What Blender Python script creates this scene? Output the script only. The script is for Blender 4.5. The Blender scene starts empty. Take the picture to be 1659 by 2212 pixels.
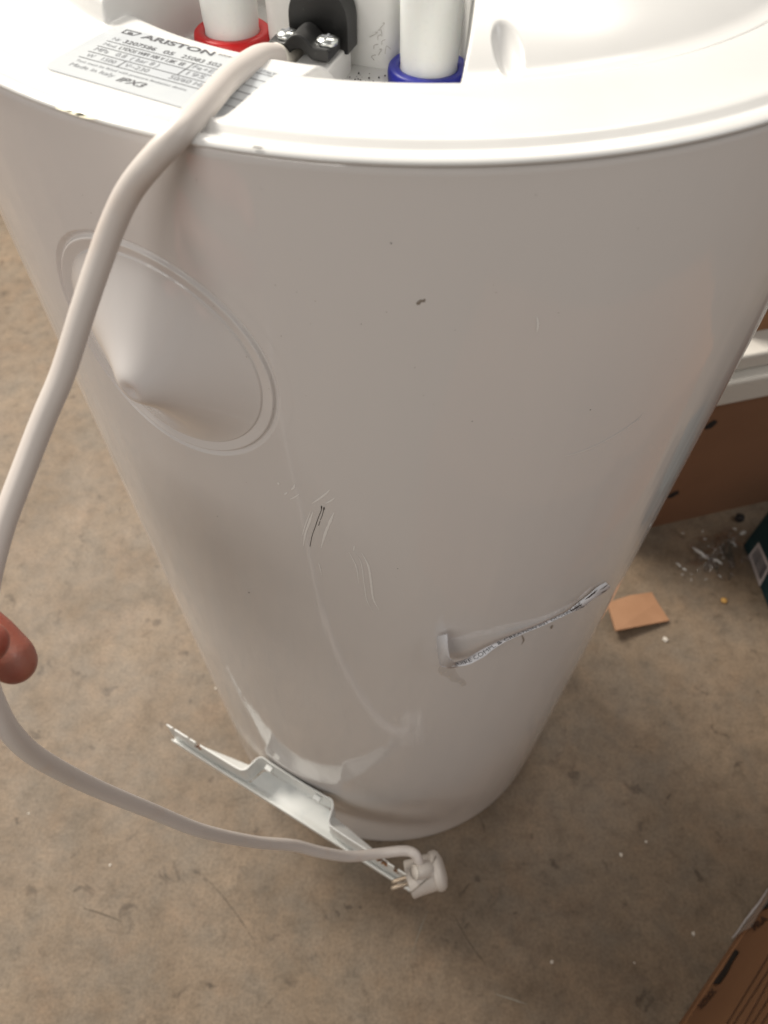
import bpy, bmesh, math, random
import numpy as np
from mathutils import Vector, Matrix
random.seed(7)
sc = bpy.context.scene
R_ = math.radians

# ------------------------------------------------------------------ camera
H = 0.8949            # height of the heater's rim
R = 0.225             # radius of the heater's body
CAM = Vector((0.0, -0.4311, 1.0061))
FPX, PITCH, ROLL, YAW = 1568.25, 0.9418, 0.01358, 0.02049     # focal length in units of a 1659 x 2212 picture
cp, sp = math.cos(PITCH), math.sin(PITCH)
Rz = Matrix.Rotation(YAW, 3, 'Z')
_X, _U, _F = Rz @ Vector((1, 0, 0)), Rz @ Vector((0, sp, cp)), Rz @ Vector((0, cp, -sp))
_c, _s = math.cos(ROLL), math.sin(ROLL)
CX, CY = _c*_X + _s*_U, -_s*_X + _c*_U
cd = bpy.data.cameras.new('camera'); cam = bpy.data.objects.new('camera', cd); sc.collection.objects.link(cam)
m3 = Matrix((CX, CY, -_F)).transposed()
cam.matrix_world = Matrix.Translation(CAM) @ m3.to_4x4()
cd.sensor_fit = 'VERTICAL'; cd.sensor_height = 32.0; cd.sensor_width = 24.0
cd.lens = 32.0*FPX/2212.0
cd.clip_start = 0.01; cd.clip_end = 100
cd.dof.use_dof = True; cd.dof.focus_distance = 0.36; cd.dof.aperture_fstop = 9.5
sc.camera = cam
sc.render.resolution_x = 768; sc.render.resolution_y = 1024

# ------------------------------------------------------------------ world + lamps
w = bpy.data.worlds.new('World'); sc.world = w; w.use_nodes = True
w.node_tree.nodes['Background'].inputs[0].default_value = (1.0, 0.965, 0.925, 1)
w.node_tree.nodes['Background'].inputs[1].default_value = 0.19
def area(name, loc, target, size, sizey, power, col):
    l = bpy.data.lights.new(name, 'AREA'); l.shape = 'RECTANGLE'; l.size = size; l.size_y = sizey
    l.energy = power; l.color = col
    o = bpy.data.objects.new(name, l); sc.collection.objects.link(o); o.location = loc
    o.rotation_euler = (Vector(target) - Vector(loc)).to_track_quat('-Z', 'Y').to_euler()
    return o
area('ceiling_lamp', (-2.0, 1.6, 3.4), (-0.2, 0, 0.3), 1.8, 0.9, 210, (1.0, 0.935, 0.84))
area('ceiling_lamp', (0.5, 2.2, 3.8), (0.2, 0, 0.3), 2.4, 0.6, 40, (1.0, 0.93, 0.83))
area('ceiling_lamp', (-1.1, -1.8, 2.2), (0, -0.2, 0.75), 1.6, 0.8, 17, (1.0, 0.955, 0.89))  # added fill light at front left, brightens the body's front
area('ceiling_lamp', (2.6, -0.6, 3.2), (0.2, 0, 0.5), 1.8, 1.0, 22, (1.0, 0.97, 0.94))  # added fill light at right, lifts the body's side
sc.view_settings.view_transform = 'Standard'; sc.view_settings.look = 'None'
sc.view_settings.exposure = 0.09; sc.view_settings.gamma = 1.0

# ------------------------------------------------------------------ helpers
def ray(px, py):
    d = CX*(px-829.5) + CY*(1106-py) + _F*FPX
    return d.normalized()
def at(px, py, t): return CAM + ray(px, py)*t
def onz(px, py, z):
    d = ray(px, py); return CAM + d*((z-CAM.z)/d.z)
def onbody(px, py, r=R):
    d = ray(px, py); a = d.x**2+d.y**2; b = CAM.x*d.x+CAM.y*d.y; c = CAM.x**2+CAM.y**2-r*r
    D = max(0.0, b*b-a*c); return CAM + d*((-b-math.sqrt(D))/a)
def azz(p): return math.atan2(p.x, -p.y), p.z
def cyl(a, z, r=R): return Vector((r*math.sin(a), -r*math.cos(a), z))

def link(name, me, m=None, parent=None):
    o = bpy.data.objects.new(name, me); sc.collection.objects.link(o)
    if m is not None: me.materials.append(m)
    if parent is not None: o.parent = parent
    return o
def smooth(me, on=True):
    me.polygons.foreach_set('use_smooth', [on]*len(me.polygons))
def mesh(name, v, f, m, parent=None, sm=True):
    me = bpy.data.meshes.new(name); me.from_pydata([tuple(x) for x in v], [], f); me.update(); smooth(me, sm)
    return link(name, me, m, parent)
def frombm(name, bm, m, parent=None, sm=True):
    me = bpy.data.meshes.new(name); bm.to_mesh(me); bm.free(); smooth(me, sm)
    return link(name, me, m, parent)
def tag(o, label=None, cat=None, group=None, kind=None):
    if label: o['label'] = label
    if cat: o['category'] = cat
    if group: o['group'] = group
    if kind: o['kind'] = kind
    return o
def empty(name, loc):
    o = bpy.data.objects.new(name, None); o.location = loc; o.empty_display_size = 0.02
    sc.collection.objects.link(o); return o
def settle(o, root):   # world-space part under an empty that stands elsewhere
    o.parent = root; o.matrix_parent_inverse = Matrix.Translation(root.location).inverted(); return o
def bevel_shade(o, w=0.001, seg=3, ang=35):
    b = o.modifiers.new('bevel', 'BEVEL'); b.width = w; b.segments = seg; b.limit_method = 'ANGLE'; b.angle_limit = R_(ang)
    b.harden_normals = True
    return o
def catmull(pts, n=10):
    P = [np.array(p, float) for p in pts]; P = [2*P[0]-P[1]] + P + [2*P[-1]-P[-2]]; out = []
    for i in range(1, len(P)-2):
        for k in range(n):
            t = k/n
            out.append(0.5*((2*P[i]) + (P[i+1]-P[i-1])*t + (2*P[i-1]-5*P[i]+4*P[i+1]-P[i+2])*t*t + (-P[i-1]+3*P[i]-3*P[i+1]+P[i+2])*t**3))
    out.append(P[-2]); return out
def tube(path, seg=24, cap=True):   # path of (x,y,z,r)
    v, f = [], []; n = len(path); up = Vector((0.3, 0.2, 1)).normalized(); prev = None
    for i, p in enumerate(path):
        a = Vector(path[max(0, i-1)][:3]); b = Vector(path[min(n-1, i+1)][:3]); t = (b-a).normalized()
        x = (prev - t*prev.dot(t)).normalized() if prev is not None else up.cross(t).normalized()
        prev = x; y = t.cross(x)
        for k in range(seg):
            th = 2*math.pi*k/seg
            v.append(Vector(p[:3]) + (x*math.cos(th) + y*math.sin(th))*p[3])
    for i in range(n-1):
        for k in range(seg):
            k2 = (k+1) % seg; f.append((i*seg+k, i*seg+k2, (i+1)*seg+k2, (i+1)*seg+k))
    if cap: f.append(tuple(range(seg))[::-1]); f.append(tuple((n-1)*seg+k for k in range(seg)))
    return v, f
def lathe(prof, seg=64, M=Matrix(), closed=False):     # prof of (r,z) about z
    v, f = [], []
    for r, z in prof:
        for k in range(seg):
            th = 2*math.pi*k/seg; v.append(M @ Vector((r*math.cos(th), r*math.sin(th), z)))
    for i in range(len(prof)-1):
        for k in range(seg):
            k2 = (k+1) % seg; f.append((i*seg+k, i*seg+k2, (i+1)*seg+k2, (i+1)*seg+k))
    return v, f
def capfan(v, f, i, seg, flip=False):
    idx = tuple(i*seg+k for k in range(seg)); f.append(idx[::-1] if flip else idx)
def box_bm(lo, hi, M=Matrix(), bm=None):
    bm = bm or bmesh.new()
    vs = [bm.verts.new(M @ Vector((x, y, z))) for x in (lo[0], hi[0]) for y in (lo[1], hi[1]) for z in (lo[2], hi[2])]
    for q in ((0,1,3,2),(4,6,7,5),(0,4,5,1),(2,3,7,6),(0,2,6,4),(1,5,7,3)): bm.faces.new([vs[i] for i in q])
    return bm
def prism(poly, h0, h1, M=Matrix()):     # poly of (x,y) CCW, extruded along z
    n = len(poly)
    v = [M @ Vector((x, y, h0)) for x, y in poly] + [M @ Vector((x, y, h1)) for x, y in poly]
    f = [tuple(range(n))[::-1], tuple(range(n, 2*n))] + [(i, (i+1) % n, n+(i+1) % n, n+i) for i in range(n)]
    return v, f
def text_geo(s, size=1.0, shear=0.0, bold=0.0, align='LEFT', spacing=1.0):
    c = bpy.data.curves.new('t', 'FONT'); c.body = s; c.size = size; c.shear = shear; c.offset = bold
    c.align_x = align; c.space_character = spacing; c.resolution_u = 3
    o = bpy.data.objects.new('t', c); sc.collection.objects.link(o)
    dg = bpy.context.evaluated_depsgraph_get(); me = bpy.data.meshes.new_from_object(o.evaluated_get(dg))
    v = [x.co.copy() for x in me.vertices]; f = [tuple(p.vertices) for p in me.polygons]
    bpy.data.objects.remove(o); bpy.data.curves.remove(c); bpy.data.meshes.remove(me)
    return v, f
def fit_text(s, x0, x1, y, hgt, shear=0.0, bold=0.0):   # lettering squeezed to its measured width
    v, f = text_geo(s, 1.0, shear, bold)
    xs = [p.x for p in v]; ys = [p.y for p in v]; mx, Mx = min(xs), max(xs); ch = 0.70
    return [Vector((x0+(p.x-mx)/(Mx-mx)*(x1-x0), y+p.y/ch*hgt, 0)) for p in v], f
def join(parts):
    V, F = [], []
    for v, f in parts:
        n = len(V); V += list(v); F += [tuple(i+n for i in q) for q in f]
    return V, F
def sm(e0, e1, x):
    t = np.clip((x-e0)/(e1-e0), 0, 1); return t*t*(3-2*t)

# ------------------------------------------------------------------ materials
def mat(name, col, rough=0.5, metal=0.0, coat=0.0, spec=0.5, trans=0.0, alpha=1.0, ior=1.5, noise=None, bump=None, sss=0.0):
    m = bpy.data.materials.new(name); m.use_nodes = True; nt = m.node_tree; b = nt.nodes['Principled BSDF']
    b.inputs['Base Color'].default_value = (*col, 1); b.inputs['Roughness'].default_value = rough
    b.inputs['Metallic'].default_value = metal; b.inputs['Coat Weight'].default_value = coat
    b.inputs['Coat Roughness'].default_value = 0.05
    b.inputs['Specular IOR Level'].default_value = spec; b.inputs['IOR'].default_value = ior
    b.inputs['Transmission Weight'].default_value = trans; b.inputs['Alpha'].default_value = alpha
    if sss: b.inputs['Subsurface Weight'].default_value = sss; b.inputs['Subsurface Radius'].default_value = (1, .4, .25); b.inputs['Subsurface Scale'].default_value = 0.004
    tc = nt.nodes.new('ShaderNodeTexCoord')
    if noise:   # (scale, colour2, lo, hi)
        n = nt.nodes.new('ShaderNodeTexNoise'); n.inputs['Scale'].default_value = noise[0]; n.inputs['Detail'].default_value = 6
        r = nt.nodes.new('ShaderNodeValToRGB'); r.color_ramp.elements[0].position = noise[2]; r.color_ramp.elements[1].position = noise[3]
        r.color_ramp.elements[0].color = (*col, 1); r.color_ramp.elements[1].color = (*noise[1], 1)
        nt.links.new(tc.outputs['Object'], n.inputs['Vector']); nt.links.new(n.outputs['Fac'], r.inputs['Fac']); nt.links.new(r.outputs['Color'], b.inputs['Base Color'])
    if bump:    # (scale, strength, distance)
        n = nt.nodes.new('ShaderNodeTexNoise'); n.inputs['Scale'].default_value = bump[0]; n.inputs['Detail'].default_value = 4
        bp = nt.nodes.new('ShaderNodeBump'); bp.inputs['Strength'].default_value = bump[1]; bp.inputs['Distance'].default_value = bump[2]
        nt.links.new(tc.outputs['Object'], n.inputs['Vector']); nt.links.new(n.outputs['Fac'], bp.inputs['Height']); nt.links.new(bp.outputs['Normal'], b.inputs['Normal'])
    return m
M = {}
M['enamel'] = mat('enamel', (0.77, 0.745, 0.73), 0.07, spec=0.5, coat=0.0, noise=(3.0, (0.755, 0.73, 0.715), 0.4, 0.6), bump=(5, 0.12, 0.0010))
def ripple(m):
    nt = m.node_tree; N = nt.nodes; L = nt.links; b = N['Principled BSDF']; tc = N.new('ShaderNodeTexCoord'); mp = N.new('ShaderNodeMapping'); mp.inputs['Scale'].default_value = (13, 13, .9)
    n = N.new('ShaderNodeTexNoise'); n.inputs['Scale'].default_value = 1.6; n.inputs['Detail'].default_value = 3; bp = N.new('ShaderNodeBump'); bp.inputs['Strength'].default_value = .8; bp.inputs['Distance'].default_value = .0016
    old = b.inputs['Normal'].links[0].from_socket
    L.new(tc.outputs['Object'], mp.inputs['Vector']); L.new(mp.outputs[0], n.inputs['Vector']); L.new(n.outputs['Fac'], bp.inputs['Height']); L.new(old, bp.inputs['Normal']); L.new(bp.outputs['Normal'], b.inputs['Normal'])
ripple(M['enamel'])
M['plastic'] = mat('white_plastic', (0.74, 0.735, 0.72), 0.22, bump=(60, 0.05, 0.0005), noise=(30, (0.71, 0.705, 0.69), .45, .7))
M['satin'] = mat('satin_plastic', (0.80, 0.80, 0.78), 0.45, noise=(120, (0.76, 0.76, 0.73), .5, .75))
M['cap'] = mat('pipe_cap_plastic', (0.80, 0.82, 0.80), 0.5, noise=(700, (0.76, 0.78, 0.77), .55, .8), sss=0.1)
M['red'] = mat('red_plastic', (0.62, 0.010, 0.012), 0.38, noise=(900, (0.75, 0.08, 0.07), .66, .72))
M['blue'] = mat('blue_plastic', (0.012, 0.018, 0.30), 0.42, noise=(900, (0.15, 0.17, 0.5), .66, .72))
M['black'] = mat('black_plastic', (0.010, 0.010, 0.010), 0.42, bump=(900, 0.15, 0.0003), noise=(700, (0.05, 0.05, 0.045), .66, .75))
M['zinc'] = mat('zinc_screw', (0.62, 0.64, 0.63), 0.28, metal=1.0, bump=(900, .3, .0003))
M['cable'] = mat('cable_pvc', (0.66, 0.605, 0.565), 0.42, noise=(28, (0.63, 0.52, 0.44), .58, .82), bump=(220, 0.12, 0.0004))
M['sleeve'] = mat('cable_sleeve', (0.72, 0.68, 0.60), 0.4, noise=(60, (0.64, 0.57, 0.47), .5, .75), bump=(160, 0.4, 0.0009))
M['label'] = mat('label_paper', (0.56, 0.59, 0.61), 0.30, noise=(40, (0.52, 0.55, 0.58), .4, .6))
M['ink'] = mat('printed_ink', (0.06, 0.06, 0.07), 0.5)
M['ink_pale'] = mat('pale_ink', (0.20, 0.21, 0.23), 0.5)
M['zincwhite'] = mat('bracket_enamel', (0.78, 0.79, 0.77), 0.3, bump=(90, .2, .0006), noise=(60, (0.70, 0.72, 0.71), .5, .7))
M['rust'] = mat('rust', (0.16, 0.065, 0.025), 0.8, noise=(500, (0.35, 0.2, 0.1), .5, .6))
M['dark'] = mat('dark_scratch', (0.025, 0.018, 0.014), 0.7)
M['grey_scuff'] = mat('grey_scuff', (0.30, 0.26, 0.22), 0.6)
M['scuff'] = mat('pale_scuff', (0.95, 0.94, 0.92), 0.5)
M['scuff_soft'] = mat('soft_scuff', (0.80, 0.78, 0.76), 0.35)
M['paper'] = mat('strip_paper', (0.74, 0.74, 0.77), 0.5, bump=(400, .4, .0005))
M['yellow'] = mat('yellow_stain', (0.80, 0.76, 0.58), 0.4)
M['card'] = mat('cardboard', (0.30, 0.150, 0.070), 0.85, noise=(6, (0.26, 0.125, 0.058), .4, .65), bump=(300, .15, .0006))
M['card_dark'] = mat('cardboard_shade_side', (0.21, 0.105, 0.055), 0.85, noise=(5, (0.18, 0.088, 0.045), .4, .65))  # darker copy of the cardboard, shade put into its colour
M['card_orange'] = mat('fresh_cardboard', (0.37, 0.20, 0.11), 0.8, noise=(14, (0.30, 0.155, 0.08), .4, .65))
M['foam'] = mat('white_foam', (0.58, 0.55, 0.50), 0.7, bump=(160, .3, .001))
M['teal'] = mat('teal_carton', (0.002, 0.026, 0.033), 0.55, noise=(8, (0.003, 0.03, 0.037), .4, .6))
M['stamp'] = mat('black_print', (0.012, 0.009, 0.008), 0.7)
M['print'] = mat('brown_print', (0.07, 0.030, 0.015), 0.8)
M['sticker'] = mat('barcode_sticker', (0.50, 0.46, 0.46), 0.5)
M['crumb'] = mat('white_crumb', (0.66, 0.61, 0.54), 0.7)
M['amber'] = mat('amber_grit', (0.5, 0.28, 0.07), 0.6)
M['plug'] = mat('plug_plastic', (0.60, 0.55, 0.50), 0.4, bump=(140, .1, .0004))
M['brass'] = mat('pin_metal', (0.42, 0.34, 0.26), 0.45, metal=.7)
M['glue'] = mat('glue_film', (0.50, 0.42, 0.34), 0.15, alpha=0.14, bump=(500, 1.0, .001))
M['tape'] = mat('clear_tape', (0.75, 0.72, 0.68), 0.15, alpha=0.35, bump=(60, .6, .002))
M['film'] = mat('clear_film', (0.95, 0.95, 0.95), 0.08, alpha=0.22, spec=1.0, bump=(90, .5, .002))
def film():
    m = bpy.data.materials.new('clear_film'); m.use_nodes = True; N = m.node_tree.nodes; L = m.node_tree.links; N.clear()
    o = N.new('ShaderNodeOutputMaterial'); t = N.new('ShaderNodeBsdfTransparent'); g = N.new('ShaderNodeBsdfGlossy'); g.inputs['Roughness'].default_value = .16
    x = N.new('ShaderNodeMixShader'); fr_ = N.new('ShaderNodeFresnel'); fr_.inputs['IOR'].default_value = 1.5; t.inputs[0].default_value = (.93, .93, .93, 1)
    mu = N.new('ShaderNodeMath'); mu.operation = 'MULTIPLY'; mu.inputs[1].default_value = .45; L.new(fr_.outputs[0], mu.inputs[0]); L.new(mu.outputs[0], x.inputs[0]); L.new(t.outputs[0], x.inputs[1]); L.new(g.outputs[0], x.inputs[2]); L.new(x.outputs[0], o.inputs[0]); return m
M['film'] = film()
M['fold'] = mat('film_fold', (.80, .80, .78), .10, spec=1.0, alpha=.55)  # pale gloss standing in for highlights on the film
M['skin'] = mat('skin', (0.36, 0.135, 0.095), 0.40, noise=(38, (0.30, 0.055, 0.035), .40, .64), bump=(700, .30, .0005), sss=0.25)

def concrete():
    m = bpy.data.materials.new('concrete'); m.use_nodes = True; nt = m.node_tree; N = nt.nodes; L = nt.links
    b = N['Principled BSDF']; b.inputs['Roughness'].default_value = 0.62
    tc = N.new('ShaderNodeTexCoord')
    def noise(scale, det=8, rough=0.6, dist=0.0, off=0):
        mp = N.new('ShaderNodeMapping'); mp.inputs['Location'].default_value = (off, off*1.7, 0)
        L.new(tc.outputs['Object'], mp.inputs['Vector'])
        n = N.new('ShaderNodeTexNoise'); n.inputs['Scale'].default_value = scale; n.inputs['Detail'].default_value = det
        n.inputs['Roughness'].default_value = rough; n.inputs['Distortion'].default_value = dist; L.new(mp.outputs[0], n.inputs['Vector']); return n
    def ramp(n, els):
        r = N.new('ShaderNodeValToRGB'); e = r.color_ramp.elements
        while len(e) < len(els): e.new(0.5)
        for k, (p, c) in enumerate(els): e[k].position = p; e[k].color = (*c, 1) if len(c) == 3 else c
        L.new(n.outputs['Fac'], r.inputs['Fac']); return r
    def mix(fac, a, c, mode='MIX'):
        x = N.new('ShaderNodeMix'); x.data_type = 'RGBA'; x.blend_type = mode
        if isinstance(fac, float): x.inputs[0].default_value = fac
        else: L.new(fac, x.inputs[0])
        L.new(a, x.inputs[6])
        if isinstance(c, tuple): x.inputs[7].default_value = (*c, 1)
        else: L.new(c, x.inputs[7])
        return x.outputs[2]
    base = ramp(noise(6, 10, .66), [(.33, (0.140, 0.100, 0.063)), (.5, (0.180, 0.131, 0.087)), (.68, (0.218, 0.162, 0.109))])
    c = base.outputs['Color']
    g = ramp(noise(17, 8, .6, .3, 3), [(.42, (0, 0, 0)), (.66, (1, 1, 1))]); gm = N.new('ShaderNodeMath'); gm.operation = 'MULTIPLY'; gm.inputs[1].default_value = .5; L.new(g.outputs['Color'], gm.inputs[0]); c = mix(gm.outputs[0], c, (0.140, 0.118, 0.092))
    o = ramp(noise(15, 8, .65, .2, 9), [(.52, (0, 0, 0)), (.74, (.8, .8, .8))]); om = N.new('ShaderNodeMath'); om.operation = 'MULTIPLY'; om.inputs[1].default_value = .45; L.new(o.outputs['Color'], om.inputs[0]); c = mix(om.outputs[0], c, (0.221, 0.137, 0.078))
    mott = ramp(noise(46, 7, .66, .2, 5), [(.32, (.76, .75, .73)), (.5, (1, 1, 1)), (.70, (1.15, 1.14, 1.13))]); c = mix(1.0, c, mott.outputs['Color'], 'MULTIPLY')
    sp_ = ramp(noise(34, 5, .6, .6, 12), [(.62, (1, 1, 1)), (.70, (.42, .39, .36))]); c = mix(.8, c, sp_.outputs['Color'], 'MULTIPLY')
    fine = ramp(noise(260, 5, .75, 0, 15), [(.36, (.70, .69, .68)), (.5, (1, 1, 1)), (.66, (1.25, 1.25, 1.25))]); c = mix(.8, c, fine.outputs['Color'], 'MULTIPLY')
    L.new(c, b.inputs['Base Color'])
    bp = N.new('ShaderNodeBump'); bp.inputs['Strength'].default_value = .25; bp.inputs['Distance'].default_value = .002
    L.new(noise(160, 5, .6, 0, 2).outputs['Fac'], bp.inputs['Height']); L.new(bp.outputs['Normal'], b.inputs['Normal'])
    rr = N.new('ShaderNodeMapRange'); rr.inputs['To Min'].default_value = .45; rr.inputs['To Max'].default_value = .75
    L.new(noise(14, 5).outputs['Fac'], rr.inputs['Value']); L.new(rr.outputs[0], b.inputs['Roughness'])
    return m
M['concrete'] = concrete()

# ------------------------------------------------------------------ floor
floor = mesh('floor', [(-6, -6, 0), (6, -6, 0), (6, 6, 0), (-6, 6, 0)], [(0, 1, 2, 3)], M['concrete'], sm=False)
tag(floor, 'stained grey brown concrete floor under the water heater', kind='structure')

def ribbon_floor(name, pts, w, m, z=0.0006):
    P = [onz(x, y, z) for x, y in pts]; P = [Vector(q) for q in catmull(P, 6)]; v, f = [], []
    for i, p in enumerate(P):
        t = (P[min(i+1, len(P)-1)]-P[max(i-1, 0)]).normalized(); s = Vector((-t.y, t.x, 0))*w*random.uniform(.4, 1)*min(1, .25+2*min(i, len(P)-1-i)/len(P))
        v += [p+s, p-s]
    for i in range(len(P)-1): f.append((2*i, 2*i+1, 2*i+3, 2*i+2))
    o = mesh(name, v, f, m, None, False); o.parent = floor; return o
M['crack'] = mat('floor_crack', (0.07, 0.055, 0.04), 0.8)
M['chalk'] = mat('floor_chalk', (0.26, 0.235, 0.19), 0.8)
ribbon_floor('scratch', [(446, 1898), (480, 1935), (518, 1985), (552, 2038)], .0006, M['crack'])
ribbon_floor('scratch', [(180, 1962), (215, 1972), (262, 1990)], .0008, M['crack'])
ribbon_floor('scratch', [(970, 1955), (1010, 2030), (1050, 2085)], .0005, M['crack'])
ribbon_floor('scratch', [(925, 1965), (905, 2015), (890, 2062)], .0007, M['chalk'])
ribbon_floor('scratch', [(1070, 2147), (1105, 2158), (1140, 2170)], .0012, M['chalk'])

# ------------------------------------------------------------------ water heater
heater = empty('water_heater', (0, 0, 0))
tag(heater, 'tall glossy white cylindrical electric water heater standing pipe end up on the concrete', 'water heater')

# body shell
prof = [(0.0, 0.004), (0.19, 0.003), (0.212, 0.0007), (0.2185, 0.0003), (0.2215, 0.0012), (0.2236, 0.0032), (0.2246, 0.0062), (R, 0.010), (R, .02), (R, .03)]
prof += [(R, z) for z in np.linspace(0.04, H-0.004, 214)] + [(R, H+0.0002), (R-0.002, H+0.0003)]
v, f = lathe(prof, 512)
_bc = Vector((math.sin(R_(-26.6))*R, -math.cos(R_(-26.6))*R, 0.7960)); _ba = R_(-26.6)
def _br(q):
    c = sum((v[i] for i in q), Vector())/len(q); a = math.atan2(c.x, -c.y)
    return math.hypot((a-_ba)*R, c.z-0.7960)
f = [q for q in f if not (abs(v[q[0]].z-.796) < .07 and v[q[0]].y < 0 and _br(q) < .0590)]
body = mesh('body_shell', v, f, M['enamel'], heater)

# top cap: rim lathe + relief inside it
rim = [(R-0.003, H-0.004), (0.2249, H-0.0008), (0.2259, H-0.0003), (0.2265, H+0.0004), (0.2263, H+0.0010), (0.2254, H+0.0015), (0.2238, H+0.0019), (0.2220, H+0.0019),
       (0.2203, H+0.0012), (0.2190, H+0.0003), (0.2180, H+0.0000), (0.2169, H+0.0005), (0.2156, H+0.0017), (0.2142, H+0.0022), (0.2128, H+0.0023)]
v, f = lathe(rim, 360)
mesh('rim_bead', v, f, M['plastic'], heater)
eN = Vector((-0.292, -0.956, 0)).normalized(); eT = Vector((0.956, -0.292, 0)).normalized()   # outward / rightward on the pipes' axis of symmetry
def relief(x, y):
    r = np.hypot(x, y); az = np.degrees(np.arctan2(x, -y))
    # raised front shoulder of the cap
    plat = 0.0023 + 0.0024*sm(0.2130, 0.186, r)
    plat = plat + 0.0007*np.exp(-(((az-1)/5)**2)-((r-0.193)/0.004)**2) 
    floor_ = -0.020
    # step line between label bay and shoulder
    pa, pb = onz(610, 143, H+.0045), onz(402, 288, H+.0030); ax, ay, bx, by = pa.x, pa.y, pb.x, pb.y
    L_ = math.hypot(bx-ax, by-ay); s = ((x-ax)*(by-ay)-(y-ay)*(bx-ax))/L_          # >0 on one side
    bay = -0.0035 + 0.0058*sm(0.2085, 0.2128, r)
    bay = bay + (floor_+0.0035)*sm(0.158, 0.136, r)
    wall = sm(0.1845, 0.1795, r)
    shoulder = plat*(1-wall) + floor_*wall
    k = sm(-0.0022, 0.0022, s)
    z = shoulder*(1-k) + bay*k if True else 0
    # bay ends far round the left and right of the rim
    # sloping cover over the electronics, right of the blue pipe, mirrored left of the red one
    def cover(zz, azf, sgn, r0):
        edge = azf + sgn*(0.184-r)*95 
        side = sgn*(az-edge)*math.pi/180*np.maximum(r, .02)
        c = 0.0028 + 0.34*np.clip(r0-r, 0, .2) - 0.0022*np.exp(-((r-r0)/0.012)**2)*sm(0, .01, r0-r)
        c = np.minimum(c, 0.024 + 0.02*(r0-r))
        kk = sm(-0.0012, 0.0012, side)*sm(r0+0.0005, r0-0.0025, r)
        return zz*(1-kk) + c*kk
    z = cover(z, 5.0, 1, 0.1842)
    z = np.where(az < -30, cover(z, -41.5, -1, 0.168), z)
    # oval dimple in the cover
    u, v_ = (x-0.0334), (y+0.1655); uu = u*0.98+v_*0.19; vv = -u*0.19+v_*0.98
    qq = np.sqrt((uu/0.0050)**2+(vv/0.0112)**2); z = z - 0.0042*np.clip(1-qq**2.5, 0, 1)
    return z + H
azs = np.concatenate([np.linspace(-180, -80, 60, endpoint=False), np.linspace(-80, 80, 760, endpoint=False), np.linspace(80, 180, 60, endpoint=False)])
rs = np.concatenate([np.linspace(0.002, 0.10, 30, endpoint=False), np.linspace(0.10, 0.17, 80, endpoint=False), np.linspace(0.17, 0.2128, 90)])
A, Q = np.meshgrid(np.radians(azs), rs); X, Y = Q*np.sin(A), -Q*np.cos(A); Z = relief(X, Y)
v = np.stack([X, Y, Z], -1).reshape(-1, 3); na, nr = len(azs), len(rs)
f = [(i*na+k, i*na+(k+1) % na, (i+1)*na+(k+1) % na, (i+1)*na+k) for i in range(nr-1) for k in range(na)]
f.append(tuple(range(na))[::-1])
mesh('end_cap', v, f, M['plastic'], heater)

# embossed round boss on the side
bz = 0.7960; ba = -26.6
def boss_pt(u, v_, off, bulge):
    a = R_(ba) + u/R; n0 = Vector((math.sin(R_(ba)), -math.cos(R_(ba)), 0)); n = Vector((math.sin(a), -math.cos(a), 0))
    return Vector((R*math.sin(a), -R*math.cos(a), bz+v_)) + n*off + n0*bulge
def boss_off(r):
    rr = r*1000
    ring = float(np.interp(rr, [0, 48.9, 53.0, 53.5, 54.3, 55.0, 56.0, 56.8, 57.6, 60, 61.5, 62], [-.0010, -.0010, .0002, .0001, -.0013, -.0014, -.0005, .00004, .00004, .00004, .00004, .00004]))
    t = max(0, 1-rr/48.7)
    bulge = 0.0235*(t**1.28) + 0.0006*float(sm(48.8, 48.0, rr))
    if rr >= 7.5: bulge += 0.0015*math.exp(-((rr-7.5)/7.0)**1.6)
    if rr < 7.5: # rounded tip with a shallow dimple
        b0 = 0.0235*((1-7.5/48.7)**1.28); sl = 0.0235*1.28*((1-7.5/48.7)**.28)/48.7
        q = rr/7.5; bulge = b0 + 0.0021 + sl*7.5*(0.5-0.5*q*q) - 0.0024*math.exp(-(q/0.45)**2)
    return ring, bulge
v, f = [], []; seg = 160; rl = list(np.linspace(0.0, 6, 14)[1:]) + list(np.linspace(6, 46, 36)[1:]) + list(np.linspace(46, 58, 60)[1:]) + [59, 60, 61.5, 62]
v.append(boss_pt(.0030, -.0006, *boss_off(0)))
for rr in rl:
    for k in range(seg):
        th = 2*math.pi*k/seg; tt = max(0, 1-rr/48.7)**2; v.append(boss_pt(rr*1e-3*math.cos(th)+.0030*tt, rr*1e-3*math.sin(th)-.0006*tt, *boss_off(rr*1e-3)))
for k in range(seg): f.append((0, 1+k, 1+(k+1) % seg))
for i in range(len(rl)-1):
    for k in range(seg):
        k2 = (k+1) % seg; f.append((1+i*seg+k, 1+(i+1)*seg+k, 1+(i+1)*seg+k2, 1+i*seg+k2))
mesh('round_boss', v, f, M['enamel'], heater)

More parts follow.
